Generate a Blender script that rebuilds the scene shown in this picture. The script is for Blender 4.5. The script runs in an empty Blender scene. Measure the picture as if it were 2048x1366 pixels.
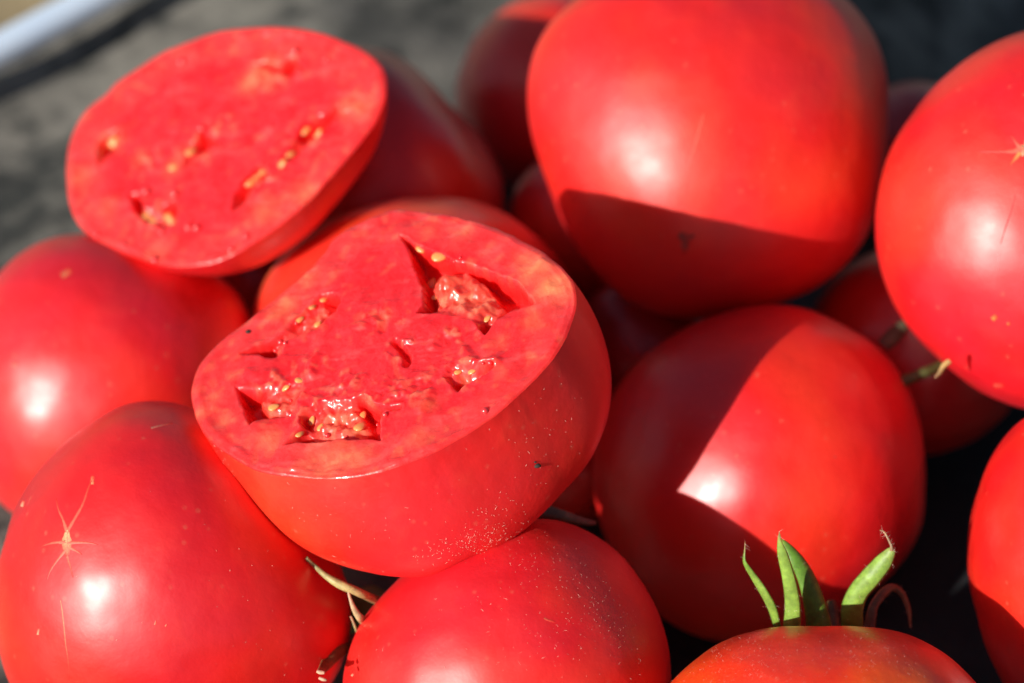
import bpy, math, random
import numpy as np
from mathutils import Vector
from mathutils.bvhtree import BVHTree

random.seed(7)
rng = np.random.default_rng(11)
scene = bpy.context.scene
col = scene.collection

# ------------------------------------------------------------------ camera, sky, sun, exposure
PITCH = math.radians(45)
SP, CP = math.sin(PITCH), math.cos(PITCH)
CAM = np.array([0.0, -0.45, 0.50])
LENS = 100.0
cd = bpy.data.cameras.new('camera')
cd.lens = LENS; cd.sensor_width = 36; cd.clip_start = 0.01; cd.clip_end = 200
cd.dof.use_dof = True; cd.dof.focus_distance = 0.560; cd.dof.aperture_fstop = 8.5
cam_o = bpy.data.objects.new('camera', cd); col.objects.link(cam_o)
cam_o.location = CAM; cam_o.rotation_euler = (math.pi/2 - PITCH, 0, 0)
scene.camera = cam_o
scene.view_settings.view_transform = 'Standard'
scene.view_settings.look = 'None'
scene.view_settings.exposure = 0.28
scene.view_settings.gamma = 1.0
try:
    scene.cycles.use_denoising = True
    scene.cycles.max_bounces = 8
    scene.cycles.sample_clamp_indirect = 4.0
except Exception:
    pass

RW = np.array([[1, 0, 0], [0, SP, CP], [0, -CP, SP]])        # rows: camera right, up, back in the world


def W(p):
    """camera-oriented measurement (right, up, back) -> world"""
    return np.asarray(p, float) @ RW + CAM


SUN_CAM = np.array([-0.65, -0.12, 0.75])
SUN = SUN_CAM @ RW
SUN = SUN / np.linalg.norm(SUN)
SUN_EL = math.asin(SUN[2]); SUN_ROT = math.atan2(SUN[0], SUN[1])
world = bpy.data.worlds.new('World'); scene.world = world; world.use_nodes = True
wn = world.node_tree
sky = wn.nodes.new('ShaderNodeTexSky'); sky.sky_type = 'NISHITA'; sky.sun_disc = False
sky.sun_elevation = SUN_EL; sky.sun_rotation = SUN_ROT
sky.air_density = 1.0; sky.dust_density = 1.0; sky.ozone_density = 1.0
wn.links.new(sky.outputs[0], wn.nodes['Background'].inputs[0])
wn.nodes['Background'].inputs[1].default_value = 0.05
sl = bpy.data.lights.new('sun', 'SUN'); sl.energy = 5.0; sl.angle = math.radians(0.53); sl.color = (1.0, 0.95, 0.87)
so = bpy.data.objects.new('sun', sl); col.objects.link(so)
so.rotation_euler = Vector(SUN).to_track_quat('Z', 'Y').to_euler(); so.location = (-1, -1, 1)

# ------------------------------------------------------------------ helpers
KP = 36 / LENS / 2048                                        # metres per photo pixel at one metre


def cam(px, py, d):
    return np.array([(px - 1024) * KP * d, (683 - py) * KP * d, -d])


def ray(px, py):
    v = cam(px, py, 1.0) @ RW
    return v / np.linalg.norm(v)


def ground_pt(px, py, z=0.0):
    r = ray(px, py); t = (z - CAM[2]) / r[2]
    return CAM + r * t


def zA(L): return [(360 + x / 2.2756, 380 + y / 2.2756) for x, y in L]
def zB(L): return [(100 + x / 2.44, 20 + y / 2.44) for x, y in L]


def smooth(x): x = np.clip(x, 0, 1); return x * x * (3 - 2 * x)


_perm = np.random.default_rng(3).permutation(4096)
_grad = np.random.default_rng(4).normal(size=(4096, 3)); _grad /= np.linalg.norm(_grad, axis=1)[:, None]


def noise(P, f, seed=0):
    """gradient noise in 3-D, about -0.6..0.6"""
    p = np.asarray(P) * f + seed * 17.31
    i = np.floor(p).astype(np.int64); t = p - i
    w = t * t * t * (t * (t * 6 - 15) + 10)
    out = 0
    for dx in (0, 1):
        for dy in (0, 1):
            for dz in (0, 1):
                h = _perm[(_perm[(_perm[(i[..., 0] + dx) & 4095] + i[..., 1] + dy) & 4095] + i[..., 2] + dz) & 4095]
                g = _grad[h]
                d = (t[..., 0] - dx) * g[..., 0] + (t[..., 1] - dy) * g[..., 1] + (t[..., 2] - dz) * g[..., 2]
                out = out + d * (w[..., 0] if dx else 1 - w[..., 0]) * (w[..., 1] if dy else 1 - w[..., 1]) * (w[..., 2] if dz else 1 - w[..., 2])
    return out


def make_mesh(name, V, F, mat, parent=None, smooth_on=True, col_attr=None, origin=None, tint=None):
    V = np.asarray(V, float)
    if origin is None:
        origin = np.array(parent['_o']) if parent is not None and '_o' in parent.keys() else V.mean(0)
    me = bpy.data.meshes.new(name)
    if isinstance(F, np.ndarray):
        nf, k = F.shape
        me.vertices.add(len(V)); me.vertices.foreach_set('co', (V - origin).astype(np.float32).ravel())
        me.loops.add(nf * k); me.loops.foreach_set('vertex_index', F.astype(np.int32).ravel())
        me.polygons.add(nf); me.polygons.foreach_set('loop_start', np.arange(nf, dtype=np.int32) * k)
        me.update(calc_edges=True)
    else:
        me.from_pydata([tuple(v) for v in (V - origin)], [], F); me.update()
    me.validate()
    if smooth_on:
        me.polygons.foreach_set('use_smooth', np.ones(len(me.polygons), bool))
    if col_attr is not None:
        a = me.color_attributes.new('tint', 'FLOAT_COLOR', 'POINT')
        c = np.ones((len(V), 4), np.float32); c[:, :3] = col_attr
        a.data.foreach_set('color', c.ravel())
    me.materials.append(mat)
    o = bpy.data.objects.new(name, me); col.objects.link(o)
    if parent is not None:
        o.parent = parent
        po = np.array(parent['_o'])
        o.location = origin - po
        if '_t' in parent.keys(): o.color = parent['_t']
    else:
        o.location = origin
    o['_o'] = list(map(float, origin))
    if tint is not None: o.color = (*tint, 1)
    return o


def empty(name, loc, tint=None):
    o = bpy.data.objects.new(name, None); col.objects.link(o); o.empty_display_size = 0.01
    o.location = loc; o['_o'] = list(map(float, loc))
    if tint is not None: o['_t'] = [*tint, 1.0]
    return o


def tag(o, label, cat, group=None):
    o['label'] = label; o['category'] = cat
    if group: o['group'] = group
    return o


def tube(path, radii, sides=8, flat=1.0, wide=None, cup=0.0):
    """closed tube along a path; flat < 1 makes a blade whose wide axis is `wide`"""
    path = np.asarray(path, float); n = len(path); V = []; F = []
    for k in range(n):
        t = path[min(k + 1, n - 1)] - path[max(k - 1, 0)]; t /= np.linalg.norm(t) + 1e-12
        a = np.array(wide if wide is not None else (0.3, 0.5, 0.8), float) if not isinstance(wide, list) else np.array(wide[k], float)
        a = a - t * (a @ t); a /= np.linalg.norm(a) + 1e-12
        b = np.cross(t, a)
        for s in range(sides):
            g = 2 * math.pi * s / sides
            x = math.cos(g) * radii[k]; y = math.sin(g) * radii[k] * flat + cup * radii[k] * (math.cos(g) ** 2)
            V.append(path[k] + a * x + b * y)
    for k in range(n - 1):
        for s in range(sides):
            s2 = (s + 1) % sides
            F.append((k * sides + s, k * sides + s2, (k + 1) * sides + s2, (k + 1) * sides + s))
    F.append(tuple(range(sides - 1, -1, -1))); F.append(tuple((n - 1) * sides + s for s in range(sides)))
    return V, F


def spline(P, n):
    """smooth resampling of a polyline (Catmull-Rom)"""
    P = np.asarray(P, float); m = len(P); out = []
    for q in np.linspace(0, m - 1, n):
        i = min(int(q), m - 2); t = q - i
        p0, p1, p2, p3 = P[max(i - 1, 0)], P[i], P[i + 1], P[min(i + 2, m - 1)]
        out.append(0.5 * (2 * p1 + (p2 - p0) * t + (2 * p0 - 5 * p1 + 4 * p2 - p3) * t * t + (3 * p1 - p0 - 3 * p2 + p3) * t ** 3))
    return np.array(out)


# ------------------------------------------------------------------ materials
def new_mat(name):
    m = bpy.data.materials.new(name); m.use_nodes = True
    nt = m.node_tree; b = nt.nodes['Principled BSDF']
    return m, nt, b


def N(nt, kind, **kw):
    n = nt.nodes.new(kind)
    for k, v in kw.items():
        if k.startswith('i_'): n.inputs[k[2:].replace('_', ' ')].default_value = v
        else: setattr(n, k, v)
    return n


def mix(nt, fac, a, b, mode='MIX'):
    m = nt.nodes.new('ShaderNodeMix'); m.data_type = 'RGBA'; m.blend_type = mode
    for s, v in ((0, fac), (6, a), (7, b)):
        if isinstance(v, bpy.types.NodeSocket): nt.links.new(v, m.inputs[s])
        else: m.inputs[s].default_value = v if s == 0 else (*v, 1)
    return m.outputs[2]


def ramp(nt, src, a, b, va=0.0, vb=1.0):
    r = N(nt, 'ShaderNodeMapRange'); r.clamp = True
    nt.links.new(src, r.inputs[0])
    for i, v in ((1, a), (2, b), (3, va), (4, vb)): r.inputs[i].default_value = v
    return r.outputs[0]


def mat_skin():
    m, nt, b = new_mat('tomato_skin')
    tc = N(nt, 'ShaderNodeTexCoord'); oi = N(nt, 'ShaderNodeObjectInfo')
    L = nt.links
    add = N(nt, 'ShaderNodeVectorMath', operation='ADD')
    L.new(tc.outputs['Object'], add.inputs[0]); L.new(oi.outputs['Location'], add.inputs[1])
    def nz(scale, detail=3, rough=0.5):
        n = N(nt, 'ShaderNodeTexNoise'); n.inputs['Scale'].default_value = scale
        n.inputs['Detail'].default_value = detail; n.inputs['Roughness'].default_value = rough
        L.new(add.outputs[0], n.inputs['Vector']); return n.outputs['Fac']
    big = nz(28, 2); mid = nz(120, 4, 0.6); fine = nz(1400, 3, 0.6)
    base = oi.outputs['Color']
    orange = mix(nt, 1.0, base, (1.03, 4.2, 1.0), 'MULTIPLY')
    pink = mix(nt, 1.0, base, (0.86, 0.9, 2.4), 'MULTIPLY')
    c = mix(nt, ramp(nt, big, 0.48, 0.72), base, orange)
    c = mix(nt, ramp(nt, big, 0.50, 0.30), c, pink)
    c = mix(nt, ramp(nt, mid, 0.55, 0.8, 0, 0.35), c, mix(nt, 1.0, base, (1.05, 3.6, 2.2), 'MULTIPLY'))
    c = mix(nt, ramp(nt, mid, 0.45, 0.2, 0, 0.35), c, mix(nt, 1.0, base, (0.78, 0.5, 0.7), 'MULTIPLY'))
    vo = N(nt, 'ShaderNodeTexVoronoi'); vo.inputs['Scale'].default_value = 420
    L.new(add.outputs[0], vo.inputs['Vector'])
    sp = ramp(nt, vo.outputs['Distance'], 0.30, 0.10, 0, 1)
    gate = N(nt, 'ShaderNodeMath', operation='MULTIPLY'); L.new(sp, gate.inputs[0])
    cc = N(nt, 'ShaderNodeSeparateColor'); L.new(vo.outputs['Color'], cc.inputs[0])
    L.new(ramp(nt, cc.outputs[0], 0.80, 0.95, 0, 0.22), gate.inputs[1])
    c = mix(nt, gate.outputs[0], c, (0.75, 0.22, 0.12))
    L.new(c, b.inputs['Base Color'])
    L.new(ramp(nt, mid, 0.3, 0.7, 0.48, 0.58), b.inputs['Roughness'])
    b.inputs['IOR'].default_value = 1.38
    b.inputs['Coat Weight'].default_value = 1.0; b.inputs['Coat IOR'].default_value = 1.54
    cr = N(nt, 'ShaderNodeMath', operation='MULTIPLY_ADD'); cr.inputs[1].default_value = 0.22
    L.new(oi.outputs['Alpha'], cr.inputs[0]); L.new(ramp(nt, mid, 0.35, 0.65, 0.22, 0.29), cr.inputs[2])
    L.new(cr.outputs[0], b.inputs['Coat Roughness'])
    b.inputs['Subsurface Weight'].default_value = 0.42
    b.inputs['Subsurface Radius'].default_value = (1.0, 0.12, 0.10); b.inputs['Subsurface Scale'].default_value = 0.006
    bu = N(nt, 'ShaderNodeBump'); bu.inputs['Strength'].default_value = 0.25; bu.inputs['Distance'].default_value = 0.00006
    L.new(fine, bu.inputs['Height'])
    bu2 = N(nt, 'ShaderNodeBump'); bu2.inputs['Strength'].default_value = 0.45; bu2.inputs['Distance'].default_value = 0.0009
    L.new(mid, bu2.inputs['Height']); L.new(bu.outputs[0], bu2.inputs['Normal'])
    L.new(bu2.outputs[0], b.inputs['Normal'])
    return m


def mat_flesh():
    m, nt, b = new_mat('tomato_flesh'); L = nt.links
    tc = N(nt, 'ShaderNodeTexCoord')
    at = N(nt, 'ShaderNodeAttribute'); at.attribute_name = 'tint'
    def nz(scale, detail=4, rough=0.6):
        n = N(nt, 'ShaderNodeTexNoise'); n.inputs['Scale'].default_value = scale
        n.inputs['Detail'].default_value = detail; n.inputs['Roughness'].default_value = rough
        L.new(tc.outputs['Object'], n.inputs['Vector']); return n.outputs['Fac']
    n1 = nz(220); n2 = nz(900, 3); n3 = nz(2600, 2)
    c = mix(nt, ramp(nt, n1, 0.50, 0.75, 0, 0.5), at.outputs['Color'], mix(nt, 1.0, at.outputs['Color'], (1.1, 2.2, 1.7), 'MULTIPLY'))
    c = mix(nt, ramp(nt, n1, 0.45, 0.25, 0, 0.6), c, mix(nt, 1.0, at.outputs['Color'], (0.85, 0.5, 0.6), 'MULTIPLY'))
    c = mix(nt, ramp(nt, n2, 0.58, 0.75, 0, 0.35), c, mix(nt, 1.0, at.outputs['Color'], (1.1, 2.4, 2.0), 'MULTIPLY'))
    L.new(c, b.inputs['Base Color'])
    L.new(ramp(nt, n2, 0.3, 0.7, 0.22, 0.38), b.inputs['Roughness'])
    b.inputs['IOR'].default_value = 1.38
    b.inputs['Coat Weight'].default_value = 0.55; b.inputs['Coat Roughness'].default_value = 0.10; b.inputs['Coat IOR'].default_value = 1.36
    b.inputs['Subsurface Weight'].default_value = 0.65
    b.inputs['Subsurface Radius'].default_value = (1.0, 0.20, 0.16); b.inputs['Subsurface Scale'].default_value = 0.0060
    bu = N(nt, 'ShaderNodeBump'); bu.inputs['Strength'].default_value = 0.5; bu.inputs['Distance'].default_value = 0.00012
    L.new(n2, bu.inputs['Height'])
    bu2 = N(nt, 'ShaderNodeBump'); bu2.inputs['Strength'].default_value = 0.5; bu2.inputs['Distance'].default_value = 0.00004
    L.new(n3, bu2.inputs['Height']); L.new(bu.outputs[0], bu2.inputs['Normal'])
    L.new(bu2.outputs[0], b.inputs['Normal']); L.new(bu.outputs[0], b.inputs['Coat Normal'])
    return m


def mat_simple(name, c1, c2, scale, rough=0.5, bump=0.0, bdist=0.0002, sss=0.0, coat=0.0, attr=False, stretch=None):
    m, nt, b = new_mat(name); L = nt.links
    tc = N(nt, 'ShaderNodeTexCoord'); n = N(nt, 'ShaderNodeTexNoise')
    n.inputs['Scale'].default_value = scale; n.inputs['Detail'].default_value = 5; n.inputs['Roughness'].default_value = 0.6
    L.new(tc.outputs['Object'], n.inputs['Vector'])
    c = mix(nt, ramp(nt, n.outputs['Fac'], 0.35, 0.68), c1, c2)
    if attr:
        at = N(nt, 'ShaderNodeAttribute'); at.attribute_name = 'tint'
        c = mix(nt, 1.0, at.outputs['Color'], mix(nt, ramp(nt, n.outputs['Fac'], 0.35, 0.68), (0.75, 0.75, 0.75), (1.15, 1.15, 1.15)), 'MULTIPLY')
    L.new(c, b.inputs['Base Color']); b.inputs['Roughness'].default_value = rough
    b.inputs['Coat Weight'].default_value = coat; b.inputs['Coat Roughness'].default_value = 0.1
    if sss:
        b.inputs['Subsurface Weight'].default_value = sss; b.inputs['Subsurface Radius'].default_value = (1, 0.6, 0.2)
        b.inputs['Subsurface Scale'].default_value = 0.001
    if bump:
        bu = N(nt, 'ShaderNodeBump'); bu.inputs['Strength'].default_value = bump; bu.inputs['Distance'].default_value = bdist
        L.new(n.outputs['Fac'], bu.inputs['Height']); L.new(bu.outputs[0], b.inputs['Normal'])
    return m


M_SKIN = mat_skin()
M_FLESH = mat_flesh()
M_SEED = mat_simple('seed_coat', (0.82, 0.24, 0.07), (0.86, 0.44, 0.14), 260, 0.3, sss=0.4, coat=0.8)
M_JUICE = mat_simple('juice', (0.86, 0.030, 0.036), (0.86, 0.045, 0.05), 400, 0.2, coat=1.0)
M_JUICE.node_tree.nodes['Principled BSDF'].inputs['Coat Roughness'].default_value = 0.16
M_JUICE.node_tree.nodes['Principled BSDF'].inputs['Coat IOR'].default_value = 1.6
M_SCAR = mat_simple('corky_scar', (0.6, 0.3, 0.1), (0.6, 0.3, 0.1), 2500, 0.55, attr=True)
M_SEPAL = mat_simple('sepal_leaf', (0.5, 0.5, 0.5), (1, 1, 1), 900, 0.5, bump=0.6, bdist=0.00015, sss=0.25, attr=True)
M_HAIR = mat_simple('fine_hair', (0.78, 0.50, 0.40), (0.85, 0.62, 0.50), 300, 0.5)
M_DIRT = mat_simple('dirt', (0.02, 0.012, 0.01), (0.04, 0.03, 0.02), 800, 0.8)
M_PIPE = mat_simple('pale_plastic', (0.66, 0.80, 0.98), (0.74, 0.86, 0.99), 30, 0.35)
M_SOIL = mat_simple('dry_soil', (0.26, 0.20, 0.11), (0.36, 0.28, 0.16), 14, 0.95, bump=0.6, bdist=0.01)


def mat_sheet():
    m, nt, b = new_mat('dusty_black_sheet'); L = nt.links
    tc = N(nt, 'ShaderNodeTexCoord')
    mp = N(nt, 'ShaderNodeMapping'); mp.vector_type = 'TEXTURE'; mp.inputs['Scale'].default_value = (4.5, 1, 1); mp.inputs['Rotation'].default_value = (0, 0, math.atan2(*(ground_pt(225, 0) - ground_pt(0, 122))[1::-1]))
    L.new(tc.outputs['Object'], mp.inputs['Vector'])
    def nz(v, scale, detail):
        n = N(nt, 'ShaderNodeTexNoise'); n.inputs['Scale'].default_value = scale; n.inputs['Detail'].default_value = detail
        n.inputs['Roughness'].default_value = 0.6
        L.new(v, n.inputs['Vector']); return n.outputs['Fac']
    a = nz(mp.outputs[0], 28, 4); f = nz(tc.outputs['Object'], 60, 5); w = nz(tc.outputs['Object'], 500, 3)
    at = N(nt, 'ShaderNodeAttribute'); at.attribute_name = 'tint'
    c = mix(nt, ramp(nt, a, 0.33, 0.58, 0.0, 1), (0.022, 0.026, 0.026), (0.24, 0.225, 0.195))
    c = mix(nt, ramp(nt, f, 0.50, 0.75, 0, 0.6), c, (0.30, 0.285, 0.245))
    c = mix(nt, at.outputs['Fac'], (0.022, 0.023, 0.025), c)  # near black under the pile, painting shade into the gaps
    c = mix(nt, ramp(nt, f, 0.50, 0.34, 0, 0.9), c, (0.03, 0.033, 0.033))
    L.new(c, b.inputs['Base Color']); b.inputs['Roughness'].default_value = 0.85; b.inputs['IOR'].default_value = 1.25
    bu = N(nt, 'ShaderNodeBump'); bu.inputs['Strength'].default_value = 0.6; bu.inputs['Distance'].default_value = 0.001
    L.new(w, bu.inputs['Height']); L.new(bu.outputs[0], b.inputs['Normal'])
    return m


M_SHEET = mat_sheet()


# ------------------------------------------------------------------ ground
g = 40
V = [(x, y, -0.03) for y in np.linspace(-30, 60, g) for x in np.linspace(-45, 45, g)]
F = np.array([(j * g + i, j * g + i + 1, (j + 1) * g + i + 1, (j + 1) * g + i) for j in range(g - 1) for i in range(g - 1)])
soil = make_mesh('ground', V, F, M_SOIL, origin=np.array([0, 0, -0.03])); soil['kind'] = 'structure'

pa, pb = ground_pt(0, 124), ground_pt(228, 0)
e = pb - pa; e /= np.linalg.norm(e); q = np.array([e[1], -e[0], 0])          # q points to the near side (sheet)
SHEET_O = pa.copy()
ns, nt_ = 340, 300
S = np.linspace(-1.0, 1.1, ns); T = np.linspace(-0.010, 1.2, nt_)
SS, TT = np.meshgrid(S, T)
P = SHEET_O + SS[..., None] * e + TT[..., None] * q
lp = np.stack([SS * 0.35, TT, 0 * SS], -1)
hz = 0.010 * noise(lp, 11, 1) + 0.006 * noise(lp, 26, 2) + 0.0025 * noise(np.stack([SS, TT, 0 * SS], -1), 45, 5)
rid = 1 - np.abs(noise(lp, 10, 8)) * 5
hz = hz + 0.008 * smooth(rid) - 0.008
hz = np.minimum(hz, 0.004)
# a fold added behind the pile to put that side of the sheet in shade
ra, rb = ground_pt(1660, 330), ground_pt(1620, -160)
rd = (rb - ra)[:2]; rd /= np.linalg.norm(rd); rn = np.array([rd[1], -rd[0]])
sx = (P[..., 0] - ra[0]) * rn[0] + (P[..., 1] - ra[1]) * rn[1]
along = (P[..., 0] - ra[0]) * rd[0] + (P[..., 1] - ra[1]) * rd[1]
win = smooth((along + 0.06) / 0.08)
shade_fold = np.where(sx < 0, 0.034 * smooth((sx + 0.075) / 0.075), np.maximum(0.034 - 0.95 * sx, -0.022))
hz = hz * (1 - 0.5 * win * smooth((sx + 0.08) / 0.05)) + win * shade_fold * (sx > -0.08)
P[..., 2] = hz
V = P.reshape(-1, 3)
F = np.array([(j * ns + i, j * ns + i + 1, (j + 1) * ns + i + 1, (j + 1) * ns + i) for j in range(nt_ - 1) for i in range(ns - 1)])
dust_and_shade = smooth((0.27 - TT) / 0.16 + 0.25 * noise(lp, 14, 12))  # dusty beside the hose; blackened further in to deepen the shade between tomatoes
sheet = make_mesh('ground_sheet', V, F, M_SHEET, origin=SHEET_O, col_attr=np.repeat(dust_and_shade.reshape(-1, 1), 3, 1))
sheet.rotation_euler = (0, 0, 0)
sheet['kind'] = 'structure'

pts = [pa + e * s + np.array([0, 0, 0.004 + 0.002 * math.sin(s * 9)]) + q * 0.002 * math.sin(s * 13) for s in np.linspace(-1.0, 1.1, 60)]
V, F = tube(pts, [0.0048] * 60, 14)
pipe = make_mesh('hose', V, F, M_PIPE, origin=pa)
tag(pipe, 'pale blue-white hose lying along the far edge of the dark sheet', 'hose')


# ------------------------------------------------------------------ whole tomatoes
def cube_sphere(n):
    t = np.tan(np.linspace(-math.pi / 4, math.pi / 4, n + 1))
    a, b = np.meshgrid(t, t); one = np.ones_like(a)
    faces = [(one, a, b), (-one, b, a), (b, one, a), (a, -one, b), (a, b, one), (b, a, -one)]
    V = np.concatenate([np.stack(f, -1).reshape(-1, 3) for f in faces]); F = []
    m = n + 1
    i, j = np.meshgrid(np.arange(n), np.arange(n)); base = (j * m + i).ravel()
    for k in range(6):
        o = k * m * m + base
        F.append(np.stack([o, o + 1, o + m + 1, o + m], -1))
    F = np.concatenate(F); V /= np.linalg.norm(V, axis=1)[:, None]
    key = np.round(V * 1e5).astype(np.int64)
    _, idx, inv = np.unique(key, axis=0, return_index=True, return_inverse=True)
    return V[idx], inv.reshape(-1)[F]


CS = {}


def outline_radius(pts, c, order=7):
    """smooth periodic radius (photo pixels) round a centre from traced silhouette points"""
    d = np.array(pts, float) - np.array(c, float)
    P = np.vstack([d, d[:1]]); D = []
    for a, b in zip(P[:-1], P[1:]):
        k = max(2, int(np.hypot(*(b - a)) / 12))
        D += [a + (b - a) * s for s in np.linspace(0, 1, k, endpoint=False)]
    D = np.array(D); th = np.arctan2(-D[:, 1], D[:, 0]); r = np.hypot(*D.T)
    A = np.stack([np.ones_like(th)] + [f(k * th) for k in range(1, order + 1) for f in (np.cos, np.sin)], 1)
    reg = np.diag([0] + [0.002 * k ** 4 for k in range(1, order + 1) for _ in (0, 1)])
    x = np.linalg.solve(A.T @ A + reg, A.T @ r)
    return lambda t: x[0] + sum(x[2 * k - 1] * np.cos(k * t) + x[2 * k] * np.sin(k * t) for k in range(1, order + 1))


BVH = {}


def tomato(key, c, depth, pts, label, rz=None, tint=(0.60, 0.014, 0.016), n=56, lumps=0.0005, dents=(), parts=False, bloom=0.4):
    if n not in CS: CS[n] = cube_sphere(n)
    D, F = CS[n]
    Rf = outline_radius(pts, c)
    th = np.arctan2(D[:, 1], D[:, 0]); sp_ = np.hypot(D[:, 0], D[:, 1])
    Rm = float(np.mean(Rf(np.linspace(0, 2 * math.pi, 64, endpoint=False))))
    R = (Rm + (Rf(th) - Rm) * sp_ ** 1.6) * KP * depth
    rzm = (rz if rz else Rm * 0.97) * KP * depth
    Pc = np.stack([R * D[:, 0], R * D[:, 1], rzm * D[:, 2]], 1)
    r0 = Rm * KP * depth
    sd = sum(map(ord, key))
    Pc += D * (lumps * 1.8 * noise(D, 1.3, sd) + lumps * 0.9 * noise(D, 3.1, sd + 3) + lumps * 0.22 * noise(D, 7.5, sd + 5))[:, None]
    for (dx, dy, dz, rad, amt) in dents:                     # soft hollows (amt < 0) and swellings
        v = np.array((dx, dy, dz), float); v /= np.linalg.norm(v)
        ang = np.arccos(np.clip(D @ v, -1, 1))
        Pc += D * (amt * np.exp(-(ang / rad) ** 2))[:, None]
    V = W(Pc + cam(*c, depth))
    BVH[key] = BVHTree.FromPolygons([tuple(v) for v in V], [tuple(f) for f in F])
    base = np.array([V[:, 0].mean(), V[:, 1].mean(), V[:, 2].min()])
    if parts:
        root = empty('tomato', base, tint); root['_t'] = [*tint, bloom]
        tag(root, label, 'tomato', 'whole red tomatoes in the pile')
        o = make_mesh('skin', V, F, M_SKIN, root, origin=base)
        return root
    o = make_mesh('tomato', V, F, M_SKIN, origin=base, tint=tint); o.color = (*tint, bloom)
    return tag(o, label, 'tomato', 'whole red tomatoes in the pile')


def hit(key, px, py):
    r = ray(px, py)
    loc, nor, i, d = BVH[key].ray_cast(Vector(CAM), Vector(r))
    if loc is None: return None
    n = np.array(nor)
    if n @ r > 0: n = -n
    return np.array(loc), n


RED = (0.78, 0.0075, 0.0065); PINK = (0.76, 0.0075, 0.0095); DEEP = (0.52, 0.004, 0.005); ORANGE = (0.88, 0.036, 0.004)  # DEEP darkens the colour of tomatoes lying in shade

C_PTS = [(130, 470), (50, 500), (0, 545), (-60, 640), (-85, 760), (-60, 900), (0, 1010), (120, 1080), (260, 1080), (400, 1000), (480, 880), (515, 760), (505, 650), (470, 580), (400, 525), (300, 490), (200, 470)]
D_PTS = [(370, 803), (282, 799), (215, 822), (148, 866), (87, 926), (40, 1007), (8, 1085), (-6, 1200), (4, 1330), (60, 1430), (180, 1500), (345, 1520), (500, 1495), (620, 1425), (690, 1322), (704, 1255), (698, 1174), (668, 1095), (610, 1010), (540, 930), (460, 860)]
E_PTS = [(1143, 0), (1104, 47), (1071, 98), (1054, 150), (1053, 197), (1061, 262), (1080, 328), (1104, 403), (1122, 450), (1160, 506), (1207, 562), (1263, 604), (1319, 630), (1400, 640), (1500, 628), (1591, 598), (1657, 558), (1703, 515), (1744, 455), (1764, 369), (1774, 277), (1777, 211), (1776, 158), (1761, 99), (1738, 53), (1702, 0), (1580, -62), (1420, -80), (1250, -58)]
F_PTS = [(2048, 59), (1988, 82), (1935, 119), (1870, 168), (1817, 231), (1784, 296), (1764, 369), (1754, 448), (1761, 527), (1784, 593), (1823, 659), (1870, 711), (1935, 764), (2001, 800), (2048, 820), (2150, 830), (2280, 790), (2400, 680), (2450, 520), (2440, 350), (2380, 200), (2270, 95), (2150, 55)]
G_PTS = [(1192, 880), (1205, 825), (1225, 785), (1253, 751), (1292, 712), (1348, 667), (1416, 634), (1483, 617), (1561, 610), (1629, 620), (1685, 648), (1741, 684), (1780, 723), (1814, 768), (1833, 824), (1842, 880), (1850, 948), (1853, 981), (1847, 1021), (1831, 1071), (1790, 1135), (1700, 1215), (1600, 1265), (1500, 1283), (1444, 1281), (1393, 1270), (1330, 1240), (1260, 1170), (1215, 1095), (1193, 1010), (1188, 959)]
H_PTS = [(683, 1366), (694, 1321), (712, 1264), (738, 1216), (764, 1185), (799, 1154), (860, 1105), (930, 1065), (1000, 1045), (1050, 1038), (1107, 1040), (1151, 1053), (1195, 1080), (1225, 1099), (1270, 1144), (1303, 1194), (1326, 1251), (1340, 1307), (1345, 1360), (1335, 1430), (1290, 1540), (1200, 1630), (1015, 1680), (850, 1640), (740, 1550), (690, 1450)]
I_PTS = [(1343, 1366), (1371, 1340), (1427, 1295), (1483, 1267), (1545, 1253), (1617, 1250), (1685, 1253), (1741, 1255), (1797, 1265), (1853, 1287), (1909, 1323), (1948, 1357), (2000, 1450), (2010, 1560), (1960, 1680), (1850, 1780), (1650, 1820), (1450, 1780), (1340, 1690), (1285, 1570), (1290, 1450)]
J_PTS = [(2048, 835), (2021, 858), (1993, 903), (1971, 959), (1951, 1015), (1940, 1077), (1939, 1133), (1945, 1194), (1959, 1250), (1982, 1318), (2010, 1380), (2080, 1450), (2200, 1490), (2350, 1460), (2480, 1350), (2530, 1180), (2500, 1000), (2400, 860), (2250, 790), (2130, 795)]
K_PTS = [(505, 626), (514, 595), (536, 556), (571, 512), (606, 477), (668, 437), (733, 411), (799, 398), (865, 393), (931, 400), (997, 420), (1045, 446), (1080, 481), (1116, 515), (1155, 575), (1185, 650), (1170, 750), (1100, 860), (980, 930), (830, 945), (680, 910), (560, 820), (508, 710)]
L_PTS = [(729, 89), (770, 104), (817, 124), (846, 148), (876, 183), (899, 212), (934, 241), (963, 277), (987, 315), (1002, 347), (1012, 390), (1000, 480), (930, 580), (820, 640), (680, 640), (560, 580), (500, 460), (500, 330), (550, 210), (640, 115)]
M_PTS = [(1043, 0), (1000, 23), (963, 56), (935, 98), (916, 145), (907, 187), (915, 250), (945, 310), (1000, 365), (1110, 395), (1230, 355), (1310, 250), (1310, 130), (1250, 40), (1180, -5), (1110, -14)]
N_PTS = [(1012, 440), (1019, 408), (1033, 365), (1057, 337), (1080, 320), (1120, 300), (1190, 290), (1280, 320), (1340, 400), (1340, 500), (1280, 600), (1180, 640), (1080, 610), (1030, 540)]


def circle(c, rx, ry): return [(c[0] + rx * math.cos(a), c[1] + ry * math.sin(a)) for a in np.linspace(0, 2 * math.pi, 24, endpoint=False)]


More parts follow.
